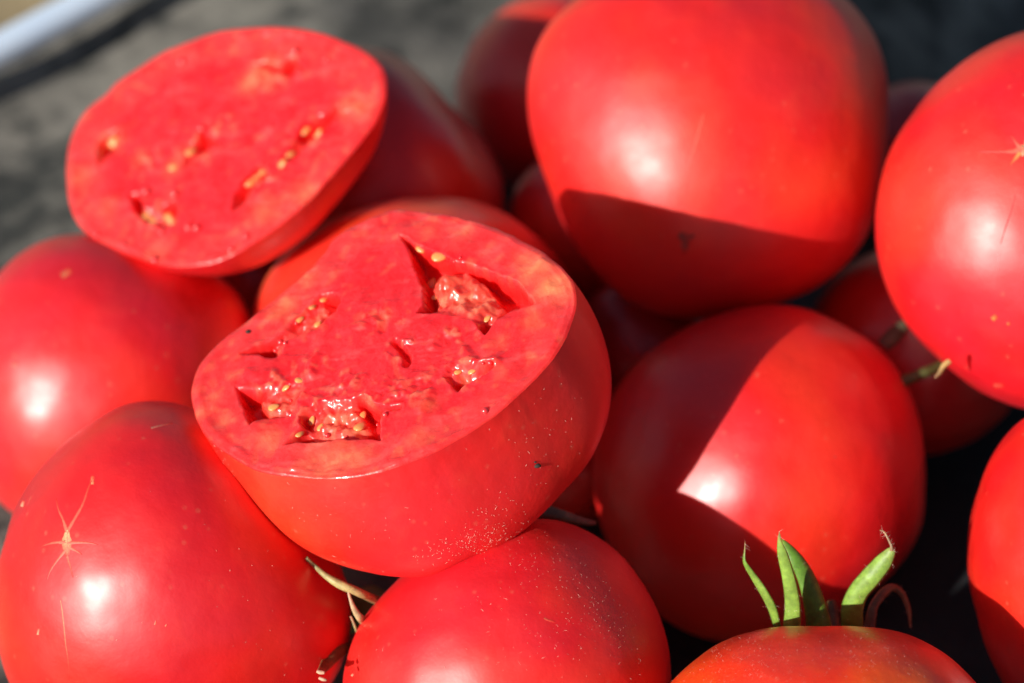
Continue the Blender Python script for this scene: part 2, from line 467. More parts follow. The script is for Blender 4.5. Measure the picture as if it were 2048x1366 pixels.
tC = tomato('C', (215, 770), 0.657, C_PTS, 'red tomato under the far cut half, with a small pale dot near its top', bloom=0.60, parts=True, n=64, tint=PINK)
tD = tomato('D', (345, 1150), 0.592, D_PTS, 'large tomato with a tan star-shaped scar above a long white glint', bloom=0.50, parts=True, n=72, tint=RED)
tE = tomato('E', (1415, 300), 0.655, E_PTS, rz=310, label='largest round tomato, sunlit above a straight shadow line with a grey-brown blossom scar', bloom=0.85, parts=True, n=72, tint=(0.79, 0.012, 0.007))
tF = tomato('F', (2100, 440), 0.620, F_PTS, rz=310, label='sunlit tomato with a pale scar at the photo edge, beside the largest round tomato', bloom=0.75, parts=True, n=72, tint=PINK)
tG = tomato('G', (1520, 945), 0.636, G_PTS, 'tomato crossed by a sharp wedge of sunlight behind the green calyx', bloom=0.55, parts=True, n=72, tint=RED,
            dents=((0.96, -0.10, 0.22, 0.12, -0.0016),))
tH = tomato('H', (1015, 1360), 0.580, H_PTS, 'tomato dusted with fine pale hairs right under the near cut half', bloom=0.70, parts=True, n=72, tint=PINK)
tI = tomato('I', (1648, 1540), 0.557, I_PTS, 'orange-red tomato with an upright green calyx on its top', parts=True, n=72, tint=ORANGE)
tJ = tomato('J', (2230, 1130), 0.590, J_PTS, 'tomato cut off by the photo edge below the one with the pale scar', n=56, tint=RED)
tK = tomato('K', (840, 665), 0.660, K_PTS, 'tomato whose orange-lit rim shows right behind the near cut half', n=56, tint=(0.85, 0.03, 0.010))
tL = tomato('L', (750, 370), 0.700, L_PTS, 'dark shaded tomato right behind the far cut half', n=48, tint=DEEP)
tM = tomato('M', (1110, 190), 0.735, M_PTS, 'blurred purplish tomato half hidden behind the largest round tomato', n=48, tint=PINK)
tN = tomato('N', (1180, 465), 0.705, N_PTS, 'small shaded tomato peeping out low between the largest tomato and the near cut half', n=40, tint=PINK)
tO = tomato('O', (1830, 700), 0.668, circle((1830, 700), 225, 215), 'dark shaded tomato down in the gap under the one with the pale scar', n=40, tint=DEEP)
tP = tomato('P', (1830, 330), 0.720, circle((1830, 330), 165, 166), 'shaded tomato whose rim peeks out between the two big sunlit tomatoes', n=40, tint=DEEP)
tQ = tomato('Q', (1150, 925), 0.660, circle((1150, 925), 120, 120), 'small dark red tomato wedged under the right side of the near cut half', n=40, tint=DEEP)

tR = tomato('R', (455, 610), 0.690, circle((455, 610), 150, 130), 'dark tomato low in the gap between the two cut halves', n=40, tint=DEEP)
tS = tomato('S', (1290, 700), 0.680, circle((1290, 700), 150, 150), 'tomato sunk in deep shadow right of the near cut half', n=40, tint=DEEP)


# ------------------------------------------------------------------ cut halves
def rim_geometry(poly, cpx, d, n):
    n = np.array(n, float); n /= np.linalg.norm(n)
    u = np.cross([0, 1, 0], n); u /= np.linalg.norm(u); v = np.cross(n, u); c = cam(*cpx, d)
    def to_plane(pts):
        out = []
        for px, py in pts:
            r = cam(px, py, 1.0); w = r * ((c @ n) / (r @ n)) - c
            out.append((w @ u, w @ v))
        return np.array(out)
    return c, n, u, v, to_plane


def poly_sdf(P, poly):
    """signed distance, negative inside"""
    poly = np.asarray(poly); d = np.full(len(P), 1e9); inside = np.zeros(len(P), bool)
    for a, b in zip(poly, np.roll(poly, -1, 0)):
        ab = b - a; t = np.clip(((P - a) @ ab) / (ab @ ab + 1e-18), 0, 1)
        d = np.minimum(d, np.hypot(*(P - a - t[:, None] * ab).T))
        cond = ((a[1] > P[:, 1]) != (b[1] > P[:, 1]))
        xs = (b[0] - a[0]) * (P[:, 1] - a[1]) / (b[1] - a[1] + 1e-18) + a[0]
        inside ^= cond & (P[:, 0] < xs)
    return np.where(inside, -d, d)


CORE = np.array((0.86, 0.024, 0.034)); WALL = np.array((0.86, 0.042, 0.046)); VEIN = np.array((0.90, 0.13, 0.13)); GEL = np.array((0.82, 0.070, 0.045))
PIT = np.array((0.82, 0.014, 0.014)); PALE = np.array((0.86, 0.30, 0.13)); JELLY = np.array((0.86, 0.16, 0.095))


def cut_half(key, rim, cpx, d, nrm, bp, label, cavities, spots, seeds, drops, notches, tint, zf, rings=230, sect=560, seedbase=0, dent=None, rough=1.0, slits=(), crumbs=()):
    c, n, u, v, to_plane = rim_geometry(rim, cpx, d, nrm)
    R2 = to_plane(rim); th0 = np.arctan2(R2[:, 1], R2[:, 0]); r0 = np.hypot(*R2.T); o = np.argsort(th0); th0 = th0[o]; r0 = r0[o]
    th = np.linspace(-math.pi, math.pi, sect, endpoint=False)
    R = np.interp(th, np.r_[th0 - 2 * math.pi, th0, th0 + 2 * math.pi], np.r_[r0, r0, r0])
    ker = np.exp(-np.linspace(-2, 2, 13) ** 2); ker /= ker.sum()
    R = np.convolve(np.r_[R[-6:], R, R[:6]], ker, 'valid')
    ring_p = np.stack([np.cos(th), np.sin(th), 0 * th], 1)
    up = smooth(np.sin(th) * 0.8 + 0.2)
    Rn = R + up * (0.00035 * noise(ring_p, 9, 3 + seedbase) + 0.0005 * np.maximum(noise(ring_p, 22, 5 + seedbase) - 0.15, 0)) + 0.00012 * noise(ring_p, 14, 6)
    LIP = 0.00035

    cav = [(to_plane(zf(p['edge'])), p) for p in cavities]
    sp_ = [(to_plane(zf([(x, y)]))[0], r * 0.000045, s) for x, y, r, s in spots]
    cr_ = [(to_plane(zf([(x, y)]))[0], r * 0.000045) for x, y, r in crumbs]
    sl_ = [(to_plane(zf(p)), w, dp) for p, w, dp in slits]

    def field(UV, rho=None):
        P3 = np.column_stack([UV, np.zeros(len(UV))])
        h = rough * (0.0011 * noise(P3, 95, 60 + seedbase) + 0.00065 * noise(P3, 200, 1 + seedbase) + 0.00024 * noise(P3, 480, 2) + 0.00009 * noise(P3, 1400, 3))
        # torn, streaky relief running across the knife's path
        st = np.column_stack([UV[:, 0] * 0.35 + UV[:, 1] * 0.2, UV[:, 1] - UV[:, 0] * 0.3, np.zeros(len(UV))])
        tear = smooth((noise(P3, 130, 9 + seedbase) + 0.10) * 3)
        h += rough * tear * 0.00035 * noise(st, 900, 4)
        colr = np.tile(CORE, (len(UV), 1))
        if rho is not None:
            w = smooth((rho - 0.70 + 0.10 * noise(P3, 120, 7)) / 0.10)[:, None]
            colr = colr * (1 - w) + WALL * w
            # pale flecks in the outer wall
            fl = smooth((noise(P3, 330, 12 + seedbase) - 0.16) * 5) * smooth((rho - 0.72) / 0.08) * smooth((1.0 - rho) / 0.05)
            colr = colr * (1 - 0.14 * fl[:, None]) + PALE * 0.14 * fl[:, None]
        ve = smooth((noise(st, 420, 71 + seedbase) - 0.10) * 5) * smooth((noise(P3, 90, 72) + 0.15) * 4) * 0.28
        colr = colr * (1 - ve[:, None]) + VEIN * ve[:, None]
        dk = smooth((noise(P3, 150, 73 + seedbase) - 0.05) * 4) * 0.5
        colr = colr * (1 - dk[:, None] * np.array((0.10, 0.55, 0.5)))
        fl = smooth((noise(P3, 420, 15 + seedbase) - 0.20) * 5)
        colr = colr * (1 - 0.12 * fl[:, None]) + PALE * 0.12 * fl[:, None]
        for p0, r, s in sp_:
            g_ = s * np.exp(-((UV - p0) ** 2).sum(1) / (r * r)) * (0.75 + 0.5 * noise(P3, 600, 21))
            g_ = np.clip(g_, 0, 1)[:, None]; colr = colr * (1 - g_) + PALE * g_
        for p0, r in cr_:                                     # torn, pulpy patches
            wq = np.exp(-(((UV - p0) ** 2).sum(1) / (r * r)) ** 1.5)
            n_a = noise(P3, 430, 81); n_b = noise(P3, 950, 82)
            h = h + wq * (0.0011 * np.maximum(n_a, -0.1) + 0.0004 * n_b)
            g_ = (wq * smooth((n_a + 0.4 * n_b - 0.02) * 4) * 0.7)[:, None]
            colr = colr * (1 - g_) + JELLY * 0.98 * g_
            g_ = (wq * smooth((-n_a - 0.12) * 4) * 0.5)[:, None]
            colr = colr * (1 - g_) + PIT * g_
        for q_, p in cav:
            sd = poly_sdf(UV, q_) + 0.0006 * noise(P3, 300, 31) + 0.0003 * noise(P3, 900, 32)
            ins = smooth(-sd / p.get('wall', 0.0015) + 0.12)
            dp = p['depth'] * (0.85 + 0.4 * noise(P3, 200, 33))
            floor = np.zeros(len(UV)) - dp
            cf = np.tile(PIT, (len(UV), 1))
            if p.get('mound') is not None:
                sm = poly_sdf(UV, to_plane(zf(p['mound']))) + 0.0004 * noise(P3, 500, 51)
                mm = smooth(-sm / 0.0013 + 0.75)
                lump = smooth(-sd / 0.0030) * (0.0026 * noise(P3, 300, 41) + 0.0009 * noise(P3, 620, 45)) - 0.0012 * (1 - smooth(-sm / 0.0028 + 0.2)) + 0.00040 * noise(P3, 900, 42) + 0.00008 * noise(P3, 2000, 43)
                top = p.get('top', -0.0005) * smooth(-sd / 0.0025)
                floor = floor * (1 - mm) + (top + lump - 0.0003) * mm
                mj = smooth((noise(P3, 380, 44) + 0.05) * 4)[:, None]
                cm = GEL * (1 - mj) + JELLY * mj
                nearc = smooth(1.15 + sd / 0.0035)[:, None] * 0.8
                cm = cm * (1 - nearc) + CORE * 1.02 * nearc
                cf = cf * (1 - mm[:, None]) + cm * mm[:, None]
            h = h * (1 - ins) + floor * ins
            lipw = np.exp(-(sd / 0.0009) ** 2) * 0.25
            h = h + lipw * 0.0006
            ci = smooth(-sd / 0.0008 + 0.1)[:, None]
            colr = colr * (1 - ci) + cf * ci
        for q_, w, dp in sl_:
            dd = np.full(len(UV), 1e9)
            for a, b in zip(q_[:-1], q_[1:]):
                ab = b - a; t = np.clip(((UV - a) @ ab) / (ab @ ab), 0, 1)
                dd = np.minimum(dd, np.hypot(*(UV - a - t[:, None] * ab).T))
            g_ = smooth(1 - dd / w); h = h - dp * g_ + (0.00012 if dp > 0 else 0) * np.exp(-((dd - w * 1.3) / (0.5 * w)) ** 2)
            k_ = 0.3 if dp > 0 else 0.0
            colr = colr * (1 - k_ * g_[:, None]) + PIT * k_ * g_[:, None]
        return h, np.clip(colr, 0, 1)

    rho = np.r_[np.linspace(0.004, 0.955, rings - 16), np.linspace(0.9585, 1.0, 16)]
    UV = np.stack([rho[:, None] * Rn * np.cos(th), rho[:, None] * Rn * np.sin(th)], -1).reshape(-1, 2)
    rr = np.repeat(rho, sect)
    h, colr = field(UV, rr)
    edge = smooth((rr - 0.982) / 0.018)
    h = h * (1 - 0.8 * smooth((rr - 0.96) / 0.04)) - LIP * edge ** 1.5 + 0.00022 * np.exp(-((rr - 0.955) / 0.02) ** 2)
    colr = colr * (1 - edge[:, None] * 0.6) + np.array(tint) * edge[:, None] * 0.6
    Vc = c + UV[:, :1] * u + UV[:, 1:] * v + h[:, None] * n
    Vc = np.vstack([Vc, c + n * h[:sect].mean()]); colr = np.vstack([colr, colr[:1]])
    k = np.arange(rings - 1)[:, None] * sect; s0 = np.arange(sect)[None]; s1 = (s0 + 1) % sect
    F = np.stack([k + s0, k + sect + s0, k + sect + s1, k + s1], -1).reshape(-1, 4)
    cap = np.array([(len(Vc) - 1, i, (i + 1) % sect, (i + 1) % sect) for i in range(sect)])
    # ---- skin
    D_, du, dv, ex = bp[:4]; b = bp[4:]
    bb = b[0] + b[1] * np.cos(th) + b[2] * np.sin(th) + b[3] * np.cos(2 * th) + b[4] * np.sin(2 * th)
    m_ = 90
    a = np.r_[np.linspace(0, 0.12, 12)[:-1], np.linspace(0.12, math.pi / 2 - 0.004, m_ - 11)][:, None]
    wr = np.clip(a / 0.5, 0, 1)
    Rb = Rn * (1 - wr) + R * wr
    s_ = np.cos(a) ** ex + bb * np.sin(a) * np.cos(a)
    uu = s_ * Rb * np.cos(th) + du * np.sin(a) ** 2; vv = s_ * Rb * np.sin(th) + dv * np.sin(a) ** 2
    lip_h = h.reshape(rings, sect)[-1]
    S_ = c + uu[..., None] * u + vv[..., None] * v - (D_ * np.sin(a) - lip_h * np.clip(1 - a / 0.25, 0, 1) + LIP * np.clip(a / 0.25, 0, 1))[..., None] * n
    S_ = S_.reshape(-1, 3)
    S_ = S_ + (-n) * (0.0008 * noise((S_ - c) / 0.04, 1.6, 5 + seedbase) * np.repeat(np.clip(a[:, 0] * 2, 0, 1), sect))[:, None]
    if dent:
        for (px, py, rad, amt) in dent:
            r = cam(px, py, 1.0); r /= np.linalg.norm(r)
            dist = np.linalg.norm(S_ - (S_ @ r)[:, None] * r, axis=1)
            front = (S_ @ n) < (c @ n) - 0.001
            near = S_[:, 2] > np.median(S_[:, 2]) - 0.02
            i0 = np.argmin(dist + (~front) * 9)
            p0 = S_[i0]; dd = np.linalg.norm(S_ - p0, axis=1)
            cc = c - n * 0.018
            dirn = cc - S_; dirn /= np.linalg.norm(dirn, axis=1)[:, None]
            S_ = S_ + dirn * (amt * np.exp(-(dd / rad) ** 2))[:, None]
    mb = len(a)
    k = np.arange(mb - 1)[:, None] * sect
    FS = np.stack([k + s0, k + s1, k + sect + s1, k + sect + s0], -1).reshape(-1, 4)
    FS = FS[:, ::-1]
    VS = np.vstack([S_, S_[-sect:].mean(0)])
    FS2 = [tuple(f) for f in FS] + [((mb - 1) * sect + i, (mb - 1) * sect + (i + 1) % sect, len(VS) - 1) for i in range(sect)]
    VSw = W(VS); VFw = W(Vc)
    base = np.array([VSw[:, 0].mean(), VSw[:, 1].mean(), VSw[:, 2].min()])
    root = empty('cut_tomato', base, tint); root['_t'] = [*tint, 0.5]; tag(root, label, 'cut tomato', 'halves of cut tomato lying on the pile')
    make_mesh('skin', VSw, FS2, M_SKIN, root, origin=base)
    Fl = [tuple(f) for f in F] + [(len(Vc) - 1, i, (i + 1) % sect) for i in range(sect)]
    face = make_mesh('cut_face', VFw, Fl, M_FLESH, root, col_attr=colr, origin=W(c))
    BVH[key] = BVHTree.FromPolygons([tuple(x) for x in VSw], FS2)
    BVH[key + '_face'] = BVHTree.FromPolygons([tuple(x) for x in VFw], Fl)
    # ---- seeds and juice drops lie on the face, each its own piece
    sm = None
    nw = (n @ RW); uw = u @ RW; vw = v @ RW
    for (x, y, ln, ang, up_) in seeds:
        h_ = hit(key + '_face', *zf([(x, y)])[0])
        if h_ is None: continue
        if sm is None:
            D0, F0 = cube_sphere(6)
            t_ = D0[:, 0]
            VV = np.stack([D0[:, 0] * 1.0, D0[:, 1] * 0.66 * (1 - 0.28 * t_), D0[:, 2] * 0.36], 1)
            o_ = make_mesh('seed', VV, F0, M_SEED, face, origin=np.zeros(3)); sm = o_.data
        else:
            o_ = bpy.data.objects.new('seed', sm); col.objects.link(o_); o_.parent = face
        ca, sa = math.cos(ang), math.sin(ang)
        X = uw * ca + vw * sa; Y = -uw * sa + vw * ca
        tilt = random.uniform(-0.5, 0.5); X = X * math.cos(tilt) + nw * math.sin(tilt); X /= np.linalg.norm(X)
        Z = np.cross(X, Y); Z /= np.linalg.norm(Z); Y = np.cross(Z, X)
        from mathutils import Matrix
        Mx = Matrix([[X[0], Y[0], Z[0]], [X[1], Y[1], Z[1]], [X[2], Y[2], Z[2]]]).to_4x4()
        s = ln / 2000.0 * 0.82
        loc = h_[0] + nw * up_ * 0.0006 - W(c)
        o_.matrix_local = Matrix.Translation(Vector(loc)) @ Mx @ Matrix.Scale(s, 4)
    jm = None
    for (x, y, r) in drops:
        r *= 1.15 if key == 'A' else 1.7
        h_ = hit(key + '_face', *zf([(x, y)])[0])
        if h_ is None: continue
        if jm is None:
            D0, F0 = cube_sphere(6)
            o_ = make_mesh('juice_drop', D0, F0, M_JUICE, face, origin=np.zeros(3)); jm = o_.data
        else:
            o_ = bpy.data.objects.new('juice_drop', jm); col.objects.link(o_); o_.parent = face
        o_.location = h_[0] + nw * r * 0.0003 - W(c)
        o_.scale = (r * 0.001, r * 0.001, r * 0.0009)
    return root, face


A_RIM = zA([(48, 930), (55, 870), (80, 800), (130, 735), (200, 670), (270, 620), (330, 570), (420, 500), (520, 420), (600, 350), (660, 280), (690, 225), (760, 170), (840, 135), (920, 100), (970, 80), (1020, 90), (1100, 95), (1200, 105), (1300, 130), (1400, 160), (1480, 190), (1560, 230), (1640, 270), (1700, 320), (1750, 360), (1785, 410), (1800, 460), (1800, 530), (1780, 600), (1750, 680), (1700, 760), (1630, 840), (1550, 920), (1450, 1010), (1350, 1080), (1250, 1140), (1150, 1195), (1050, 1235), (950, 1270), (850, 1295), (750, 1310), (650, 1312), (550, 1305), (450, 1295), (350, 1275), (280, 1240), (220, 1200), (150, 1155), (110, 1110), (80, 1060), (60, 1000)])
A_CAV = [
    dict(edge=[(1005, 212), (1110, 262), (1250, 322), (1350, 345), (1450, 385), (1530, 420), (1575, 458), (1615, 515), (1500, 550), (1440, 590), (1390, 660), (1330, 605), (1250, 585), (1160, 562), (1080, 562), (1108, 520), (1100, 450), (1075, 370), (1042, 290)],
         mound=[(1150, 385), (1200, 358), (1290, 352), (1350, 390), (1400, 430), (1440, 490), (1470, 520), (1425, 575), (1375, 590), (1340, 640), (1250, 640), (1130, 600), (1150, 545), (1160, 480), (1135, 430)], depth=0.0066, top=-0.0004),
    dict(edge=[(640, 475), (700, 470), (735, 478), (737, 510), (715, 555), (660, 590), (620, 640), (540, 665), (480, 690), (470, 740), (410, 762), (330, 750), (250, 745), (330, 715), (420, 672), (480, 632), (520, 590), (560, 550), (600, 515)],
         mound=[(640, 490), (690, 500), (690, 545), (640, 610), (600, 700), (480, 760), (430, 735), (415, 700), (440, 680), (520, 612), (590, 535)], depth=0.0055, top=-0.0012),
    dict(edge=[(252, 896), (345, 912), (420, 898), (480, 878), (560, 858), (575, 900), (540, 960), (545, 1015), (480, 1030), (385, 1040), (345, 1055), (315, 1078), (295, 1010), (270, 950)],
         mound=[(400, 905), (470, 885), (580, 850), (620, 950), (560, 1000), (470, 1012), (395, 1000), (355, 960)], depth=0.0055, top=-0.0010),
    dict(edge=[(545, 1030), (620, 970), (700, 950), (780, 955), (833, 938), (870, 975), (920, 990), (932, 1010), (908, 1050), (916, 1136), (850, 1133), (760, 1137), (680, 1140), (600, 1147), (478, 1162), (515, 1120), (550, 1080)],
         mound=[(575, 1030), (640, 960), (700, 930), (790, 930), (820, 1000), (845, 1060), (800, 1115), (700, 1125), (610, 1128), (565, 1090)], depth=0.0060, top=-0.0014),
    dict(edge=[(1195, 850), (1210, 800), (1250, 772), (1310, 790), (1360, 792), (1442, 785), (1430, 810), (1390, 838), (1340, 860), (1300, 882), (1258, 922), (1232, 888)],
         mound=[(1190, 840), (1205, 780), (1260, 755), (1340, 770), (1400, 790), (1370, 835), (1300, 855), (1240, 862)], depth=0.0045, top=-0.0012),
]
A_SPOTS = [(1700, 440, 85, .75), (1625, 350, 70, .55), (1560, 320, 50, .3), (690, 1235, 110, .45), (820, 1220, 60, .3), (575, 400, 60, .4), (480, 520, 55, .5), (420, 560, 40, .35), (400, 1130, 60, .35), (150, 945, 35, .4), (200, 1050, 40, .3), (1290, 190, 50, .3), (1130, 190, 40, .2), (1600, 600, 60, .3), (1450, 690, 50, .25), (100, 1010, 30, .35), (1130, 980, 45, .3), (1090, 1130, 50, .3), (230, 845, 25, .4), (640, 1090, 60, .4), (820, 1040, 50, .5), (1180, 400, 60, .35), (1300, 400, 60, .3), (930, 580, 35, .3)]
A_SEEDS = [(1187, 305, 4.6, 0.4, .4), (1095, 272, 2.6, -.6, .2), (1148, 430, 3.6, 1.2, .5), (1163, 490, 2.6, 1.5, .3), (1400, 588, 2.4, .9, .3), (546, 592, 2.6, .8, .3), (606, 535, 2.4, 1.2, .3), (628, 612, 2.2, .9, .2), (658, 500, 2.6, 1.1, .2), (832, 1032, 3.0, 1.4, .5), (822, 1078, 4.0, 1.3, .2), (546, 1112, 2.8, 1.1, .2), (428, 990, 3.0, .5, .2), (482, 903, 2.6, .2, .3), (545, 868, 2.4, .2, .2), (1268, 830, 2.2, .6, .2), (1330, 828, 2.2, .3, .2), (600, 1050, 2.6, 1.2, .05), (640, 1080, 2.4, 1.2, .05)]
A_DROPS = [(458, 694, 0.55), (480, 699, 0.42), (436, 733, 0.40), (529, 608, 0.38), (935, 1024, 0.5), (672, 1120, 0.5), (1389, 1008, 0.65), (1246, 1155, 0.4), (140, 1146, 0.42), (486, 906, 0.35), (1276, 310, 0.3), (1250, 327, 0.28), (1412, 788, 0.5), (1380, 790, 0.35), (760, 1125, 0.3), (900, 1070, 0.35), (505, 960, 0.32), (1180, 60, .25), (680, 245, .35), (860, 130, .4), ]
A_SLITS = [([(980, 692), (1005, 720), (1035, 760), (1030, 790)], 0.0011, 0.0020), ([(988, 688), (1050, 690)], 0.0009, -0.0007), ([(840, 945), (880, 985), (930, 1000), (1000, 990)], 0.0008, 0.0012), ([(1290, 722), (1320, 772), (1360, 790), (1440, 786)], 0.0018, -0.0009), ([(960, 940), (1000, 930), (1050, 908)], 0.0016, -0.0007), ([(1100, 1000), (1130, 960), (1140, 930)], 0.0017, -0.0005), ([(620, 760), (590, 800), (600, 840)], 0.0016, -0.0007), ([(740, 640), (820, 625), (900, 590)], 0.0018, -0.0005), ([(1150, 700), (1165, 660), (1200, 640)], 0.0018, -0.0005), ([(300, 835), (360, 850), (420, 830)], 0.0018, -0.0004), ([(1020, 880), (1060, 840), (1110, 835)], 0.0018, -0.0004), ([(720, 880), (760, 850), (830, 845)], 0.0018, -0.0004), ([(880, 560), (930, 600), (925, 640)], 0.0012, 0.0005)]
nA = (-0.30, 0.62, 0.72)
halfA, faceA = cut_half('A', A_RIM, (790, 690), 0.570, nA, [0.0339, 0.0127, -0.0098, 0.6918, 0.0126, 0.2781, -0.3074, -0.1602, 0.1983],
                        'near cut tomato half in sharp focus, deep seed pits in its red face', A_CAV, A_SPOTS, A_SEEDS, A_DROPS, None, (0.84, 0.013, 0.008), zA, seedbase=0,
                        dent=((942, 1122, 0.0055, 0.0022),), slits=A_SLITS,
                        crumbs=[(560, 600, 110), (440, 900, 120), (640, 1010, 150), (1300, 450, 140), (1290, 820, 110), (1000, 720, 70), (930, 950, 110), (890, 590, 70), (600, 790, 60), (1090, 900, 70), (760, 860, 70), (1240, 660, 60)])

B_RIM = zB([(80, 780), (85, 700), (95, 640), (130, 550), (190, 470), (290, 400), (305, 365), (400, 300), (520, 220), (650, 160), (780, 115), (900, 92), (1020, 82), (1180, 85), (1300, 105), (1420, 145), (1520, 190), (1590, 240), (1630, 300), (1642, 370), (1625, 460), (1590, 540), (1530, 620), (1450, 720), (1350, 830), (1240, 950), (1130, 1040), (1000, 1130), (900, 1190), (780, 1235), (650, 1250), (520, 1235), (420, 1200), (300, 1155), (200, 1100), (140, 1050), (100, 970), (85, 880)])
B_CAV = [
    dict(edge=[(382, 905), (430, 898), (470, 960), (540, 970), (600, 930), (628, 950), (622, 1062), (560, 1058), (480, 1042), (415, 1000)], mound=[(430, 950), (480, 960), (560, 985), (600, 960), (610, 1045), (540, 1045), (470, 1020)], depth=0.005, top=-0.0012),
    dict(edge=[(985, 268), (1050, 255), (1110, 265), (1160, 225), (1192, 218), (1212, 260), (1262, 297), (1200, 302), (1180, 330), (1100, 320), (1010, 285)], mound=[(930, 300), (1040, 270), (1120, 285), (1180, 300), (1170, 350), (1000, 370)], depth=0.005, top=-0.0006),
    dict(edge=[(880, 982), (898, 900), (935, 835), (1020, 758), (1062, 768), (1085, 820), (1000, 872), (950, 940)], mound=[(950, 860), (1000, 800), (1060, 775), (1080, 825), (1000, 880)], depth=0.0045, top=-0.001),
    dict(edge=[(1125, 745), (1195, 640), (1235, 570), (1330, 515), (1412, 465), (1392, 530), (1335, 605), (1245, 665), (1170, 745)], mound=[(1140, 740), (1210, 650), (1260, 590), (1330, 590), (1250, 655), (1170, 740)], depth=0.0045, top=-0.0014),
    dict(edge=[(735, 592), (762, 600), (835, 652), (780, 668), (722, 722), (690, 755), (640, 782), (662, 720), (705, 660)], mound=[(650, 770), (670, 710), (715, 670), (720, 720), (690, 760)], depth=0.0045, top=-0.0008),
    dict(edge=[(230, 650), (262, 612), (340, 578), (355, 620), (312, 690), (272, 722), (238, 765)], mound=[(280, 640), (340, 585), (350, 630), (300, 690)], depth=0.004, top=-0.0008),
]
B_SPOTS = [(1520, 480, 70, .35), (1440, 470, 60, .3), (1230, 900, 80, .3), (1050, 980, 80, .35), (300, 640, 60, .4), (150, 820, 60, .3), (1060, 300, 90, .55), (960, 360, 60, .4), (440, 720, 40, .3), (600, 770, 50, .4), (520, 1190, 60, .3), (690, 690, 50, .4), (280, 970, 60, .25)]
B_SEEDS = [(1248, 590, 3.4, .8, .3), (1312, 603, 3.0, .6, .3), (1175, 705, 3.0, .6, .3), (1136, 752, 3.0, .6, .4), (975, 846, 3.4, .4, .3), (1010, 815, 2.6, .8, .2), (690, 692, 3.6, 1.1, .2), (602, 770, 2.8, .3, .2), (312, 640, 4.4, 1.2, .3), (480, 1000, 3.2, .9, .1), (580, 1012, 3.4, -.6, .2), (590, 1036, 2.6, .2, .1), (1040, 790, 2.6, .7, .2), (500, 1030, 2.8, .2, .2)]
B_DROPS = [(1200, 205, .6), (645, 258, .6), (745, 582, .6), (473, 888, .6), (612, 900, .6), (680, 1063, .55), (718, 1066, .55), (960, 1105, .45), (515, 1222, .5), (230, 1105, .45), (365, 1150, .4), (885, 1170, .4), (545, 1085, .4), (1350, 245, .4)]
nB = (-0.38, 0.52, 0.76)
halfB, faceB = cut_half('B', B_RIM, (450, 300), 0.645, nB, [0.0272, -0.003, 0.0006, 1.1666, -0.2194, 0.0523, -0.1499, 0.0583, 0.0023],
                        'far cut tomato half tilted up against the dark sheet, slightly blurred', B_CAV, B_SPOTS, B_SEEDS, B_DROPS, None, (0.82, 0.010, 0.010), zB, rings=170, sect=420, seedbase=40,
                        crumbs=[(520, 990, 110), (1250, 620, 110), (1020, 830, 100), (720, 680, 110), (310, 650, 90), (1080, 300, 130), (470, 740, 80), (850, 560, 80), (1480, 470, 70)])


# ------------------------------------------------------------------ marks on the skins
TAN = (0.84, 0.34, 0.20); YEL = (0.72, 0.30, 0.08)


def marks(name, key, parent, strokes, mat=None):
    """thin raised corky strokes that follow the skin; each stroke: pixel path, width px, colour, fade of both ends, skin colour"""
    if name in ('pale_speck', 'scar_crumb', 'growth_line') and len(strokes) > 1:
        for s_ in strokes: marks(name, key, parent, [s_], mat)
        return
    V = []; F = []; C = []
    for path, wpx, colr, skin_c in strokes:
        P = spline(path, max(6, len(path) * 5)); n = len(P); row = []
        for k in range(n):
            t = P[min(k + 1, n - 1)] - P[max(k - 1, 0)]; t /= np.hypot(*t) + 1e-9; s = np.array([-t[1], t[0]])
            f = k / (n - 1)
            w = wpx * (1.0 if isinstance(wpx, (int, float)) else 1.0) if isinstance(wpx, (int, float)) else np.interp(f, np.linspace(0, 1, len(wpx)), wpx)
            w = w * (0.8 + 0.4 * random.random())
            r = []
            for j, off in enumerate((-1, -0.45, 0, 0.45, 1)):
                hp = hit(key, *(P[k] + s * off * w * 0.5))
                if hp is None: r = None; break
                lift = (-0.00004, 0.00003, 0.00005, 0.00003, -0.00004)[j]
                V.append(hp[0] + hp[1] * lift)
                g = (0, 0.75, 1, 0.75, 0)[j] * (1 - f ** 1.4) * (0.45 if colr == TAN else 1)
                C.append(np.array(skin_c) * (1 - g) + np.array(colr) * g); r.append(len(V) - 1)
            if r is None:
                row = []; continue
            if row:
                for j in range(4): F.append((row[j], row[j + 1], r[j + 1], r[j]))
            row = r
    if not F: return None
    return make_mesh(name, V, F, mat or M_SCAR, parent, col_attr=np.array(C))


def z7(L): return [(40 + x / 3.063, 920 + y / 3.063) for x, y in L]


sk = np.array(RED) * 1.15
marks('blossom_scar', 'D', tD, [
    (z7([(290, 505), (292, 440), (335, 360), (385, 270), (420, 170), (450, 110)]), [16, 10, 8, 7, 6, 4], TAN, sk),
    (z7([(290, 450), (265, 370), (235, 300), (222, 235)]), [12, 7, 5, 3], TAN, sk),
    (z7([(285, 505), (220, 505), (170, 515), (125, 530)]), [14, 7, 5, 3], TAN, sk),
    (z7([(290, 510), (350, 505), (430, 508), (480, 520)]), [14, 7, 5, 2], TAN, sk),
    (z7([(290, 540), (240, 600), (190, 670), (165, 730)]), [13, 7, 5, 3], TAN, sk),
    (z7([(288, 520), (290, 590), (310, 660), (325, 720)]), [16, 8, 6, 3], TAN, sk),
    (z7([(310, 540), (350, 560), (380, 580)]), [9, 6, 3], TAN, sk),
    (z7([(290, 430), (286, 500), (288, 590)]), [14, 27, 15], (0.80, 0.50, 0.24), sk),
])
